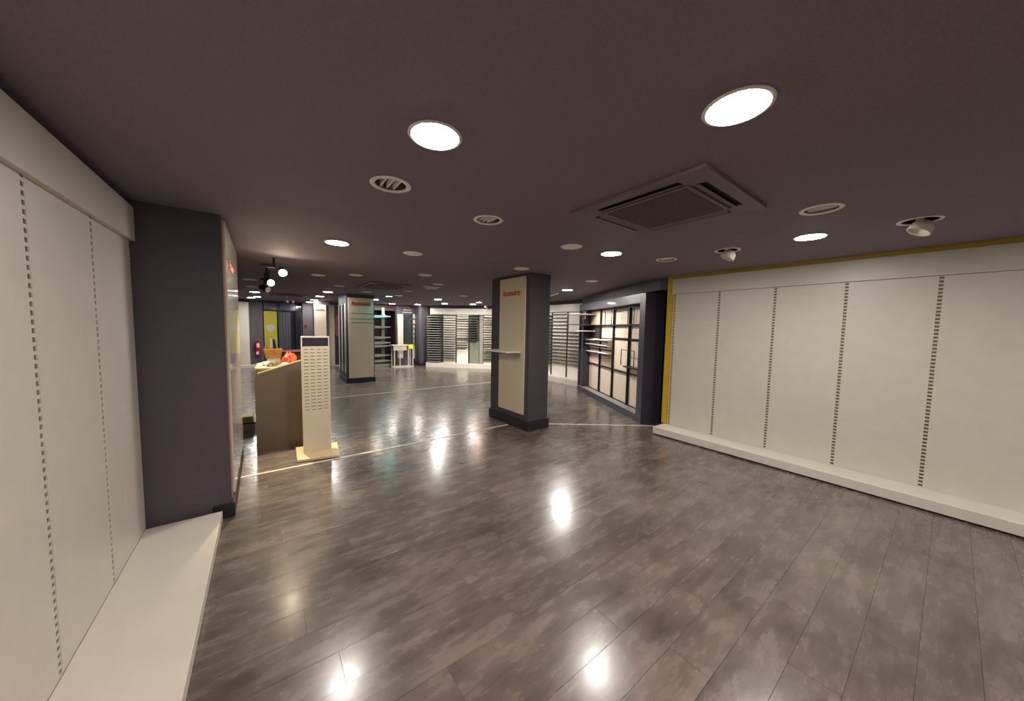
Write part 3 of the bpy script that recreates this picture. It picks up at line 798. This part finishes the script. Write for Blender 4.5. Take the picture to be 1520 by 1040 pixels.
dlab = ['white unlit round cover between ceiling cassette and central column', 'white unlit round cover over the middle of the floor strip',
 'white unlit round cover above the central column panel', 'white unlit round cover left of the slim far cassette, nearest to it',
 'white unlit round cover halfway to the back shelving, nearest of its row', 'small unlit round cover right of the track spots',
 'white unlit round cover before the dark cabinet bulkhead', 'nearer of two unlit covers left of the track spots',
 'farther of two unlit covers left of the track spots', 'unlit round cover above the second column front',
 'small unlit cover over the middle of the far aisle', 'small unlit cover next to the pale green luminaire',
 'small unlit cover behind the pale green luminaire', 'tiny unlit cover right of the teal light', 'small unlit cover in front of the back shelving pelmet']
for i, (x, y) in enumerate(DISC):
    t = thing('downlight_cover', dlab[i], 'ceiling light', (x,y,H), group='unlit round ceiling covers')
    link('cover_plate', disc_me, t)
# teal spotlight
t = thing('teal_spotlight', 'small teal-glowing ceiling light right of the second column', 'ceiling light', (2.90,9.76,H))
link('trim_ring', ring_me, t).scale = (.75,.75,1)
link('diffuser', dif['lamp_teal'], t).scale = (.8,.8,1)
def spot(parent, loc, target, power, color, ang_, blend=.6, size=.04):
    ld = bpy.data.lights.new('lamp_beam', 'SPOT'); ld.energy = power; ld.color = color; ld.spot_size = math.radians(ang_); ld.spot_blend = blend; ld.shadow_soft_size = size
    o = bpy.data.objects.new('lamp_beam', ld); COL.objects.link(o); o.parent = parent
    W = WM[parent.name]; p_ = W.inverted() @ Vector(loc); q_ = W.inverted() @ Vector(target)
    o.location = p_; o.rotation_euler = (q_-p_).to_track_quat('-Z','Y').to_euler()
spot(t, (2.90,9.74,H-.03), (3.62,13.1,2.02), 120, (.1,1,.85), 13)
spot(t, (2.90,9.74,H-.03), (2.35,9.80,1.6), 9, (.1,1,.85), 80, .9)
# track with three spots
t = thing('track_spotlights', 'black ceiling track with three black spotlights, one glowing warm', 'ceiling light', (.12,5.3,H))
part(t, 'stem', MB().tube((.13,5.3,H),(.13,5.3,H-.09),.014,10), 'black', world=True)
part(t, 'track', B(-.01,5.285,H-.125,.15,5.315,H-.09), 'black', world=True)
part(t, 'stem', MB().tube((.06,5.9,H),(.06,5.9,H-.2),.014,10), 'black', world=True)
def spot_head(px, py, pz, tx, ty, tz, on):
    d = (Vector((tx,ty,tz))-Vector((px,py,pz))).normalized()
    c = Vector((px,py,pz))
    h = part(t, 'spot_head', MB().tube(tuple(c-d*.07), tuple(c+d*.04), .036, 16, .05), 'black', world=True, smooth=True)
    part(t, 'swivel_arm', MB().tube((px,py,H-.11), tuple(c-d*.02), .010, 8), 'black', world=True)
    l = MB().tube(tuple(c+d*.041), tuple(c+d*.045), .044, 16); l.xf(WM[t.name].inverted())
    part(h, 'lens', l, on)
spot_head(.215,5.25,2.27, .36,4.2,1.7, 'lamp_spot')
part(t, 'track', B(-.02,5.885,H-.235,.13,5.915,H-.2), 'black', world=True)
spot_head(.085,5.75,2.17, .45,4.9,1.95, 'lamp_small')
spot_head(.04,6.0,2.10, .5,5.6,1.9, 'cover_white')
spot(t, (.23,5.16,2.22), (-.0,4.50,.0), 125, (1,.80,.52), 74, .8)
# spot by the central column
t = thing('arm_spotlight', 'small white spotlight on an arm at the right of the central column', 'ceiling light', (5.4,6.0,H))
part(t, 'arm', MB().tube((5.60,5.65,H),(5.42,5.92,H-.10),.012,8), 'cream', world=True)
part(t, 'head', MB().tube((5.46,5.98,H-.09),(5.36,5.85,H-.13),.035,14,.045), 'white_paint', world=True, smooth=True)
part(t, 'lens', MB().tube((5.359,5.849,H-.1305),(5.356,5.846,H-.132),.04,14), 'lamp_small', world=True)
spot(t, (5.37,5.86,2.29), (6.25,4.9,1.3), 60, (1,.84,.74), 75, .7)
spot(aim, (5.95,8.1,H-.04), (6.0,11.6,.45), 190, (1,.95,.86), 56, .7)  # added beam from the added hidden lamp, washes the back shelving
t = thing('chrome_spotlight', 'small unlit chrome spotlight above the tilted cream shelves', 'ceiling light', (6.6,10.4,H))
part(t, 'stem', MB().tube((6.55,10.35,H),(6.55,10.35,H-.06),.01,8), 'cream', world=True)
part(t, 'head', MB().tube((6.52,10.38,H-.07),(6.58,10.30,H-.12),.035,12,.045), 'cover_white', world=True, smooth=True)
t = thing('chrome_spotlight', 'pair of small pale ceiling spots near the dark glazed screen', 'ceiling light', (.75,14.0,H))
for x in (.70,.86):
    part(t, 'head', MB().tube((x,14.0,H),(x,13.97,H-.10),.028,12,.036), 'cover_white', world=True, smooth=True)
# emergency luminaire
t = thing('emergency_light', 'pale green box luminaire hanging under the ceiling left of the column', 'emergency light', (2.86,6.7,H))
part(t, 'housing', MB().prism([(2.72,2.44),(3.02,2.44),(2.98,2.385),(2.76,2.385)], 'y', 6.66, 6.74), 'pale_green', world=True, bevel=.003)
part(t, 'mount', B(2.70,6.65,2.43,3.04,6.75,2.44), 'cover_white', world=True)
solo('ceiling_sensor', MB().lathe([(0,-.03),(.03,-.028),(.04,0),(0,0)], (4.2,6.2,H), 14), 'cover_white', 'tiny white sensor on the ceiling left of the central column top', 'sensor')

# ------------------------------------------------------------------ ceiling cassettes
def cassette(x0, x1, y0, y1, label, full=True):
    cx, cy = (x0+x1)/2, (y0+y1)/2; w, l = (x1-x0)/2, (y1-y0)/2
    t = thing('ceiling_cassette', label, 'air conditioner', (cx,cy,H))
    # face plate with four open slots around the grille
    zt, zb = -.001, -.022
    iw, il = w*.56, l*.56      # half size of grille
    sw0, sw1 = .66, .84        # slot band as fraction of half size
    b = MB()
    # outer band
    for s_ in (-1, 1):
        b.box(s_*w*sw1, -l, zb, s_*w, l, zt); b.box(-w*sw1, s_*l*sw1, zb, w*sw1, s_*l, zt)
        b.box(s_*w*.60, -l*sw0, zb-.004, s_*w*sw0, l*sw0, zt); b.box(-w*.60, s_*l*.60, zb-.004, w*.60, s_*l*sw0, zt)
        for r_ in (-1, 1):
            b.box(s_*w*sw0, r_*l*.62, zb, s_*w*sw1, r_*l*sw1, zt)
            b.box(s_*w*.60, r_*l*sw0, zb, s_*w*sw0, r_*l*sw1, zt)
    part(t, 'face_frame', b, 'ac_body')
    part(t, 'inner_dark', B(-w*.82,-l*.82,-.006,w*.82,l*.82,-.001), 'ac_dark')
    part(t, 'intake_grille', B(-w*.60,-l*.60,-.030,w*.60,l*.60,-.010), 'ac_grille', bevel=.002)
    if full:
        for k in range(-9, 10):
            part(t, 'grille_slat', B(-w*.585,k*l*.0625-.004,-.0315,w*.585,k*l*.0625+.004,-.030), 'ac_grille')
        for k in range(4):
            a = k*PI/2; R = Matrix.Rotation(a, 4, 'Z'); ll, ww = (l, w) if k % 2 else (w, l)
            part(t, 'air_vane', MB().prism([(ww*.67,-.016),(ww*.76,-.030),(ww*.765,-.027),(ww*.675,-.013)], 'x', -ll*.60, ll*.60).xf(R), 'ac_body')
    return t
cassette(1.78,2.66,.79,1.70,'large dark square air-conditioning cassette nearest the camera')
cassette(1.66,2.48,6.75,7.95,'dark air-conditioning cassette in the ceiling before the second column', False)
cassette(.10,1.05,11.2,12.1,'dark air-conditioning cassette far left beyond the track spots', False)
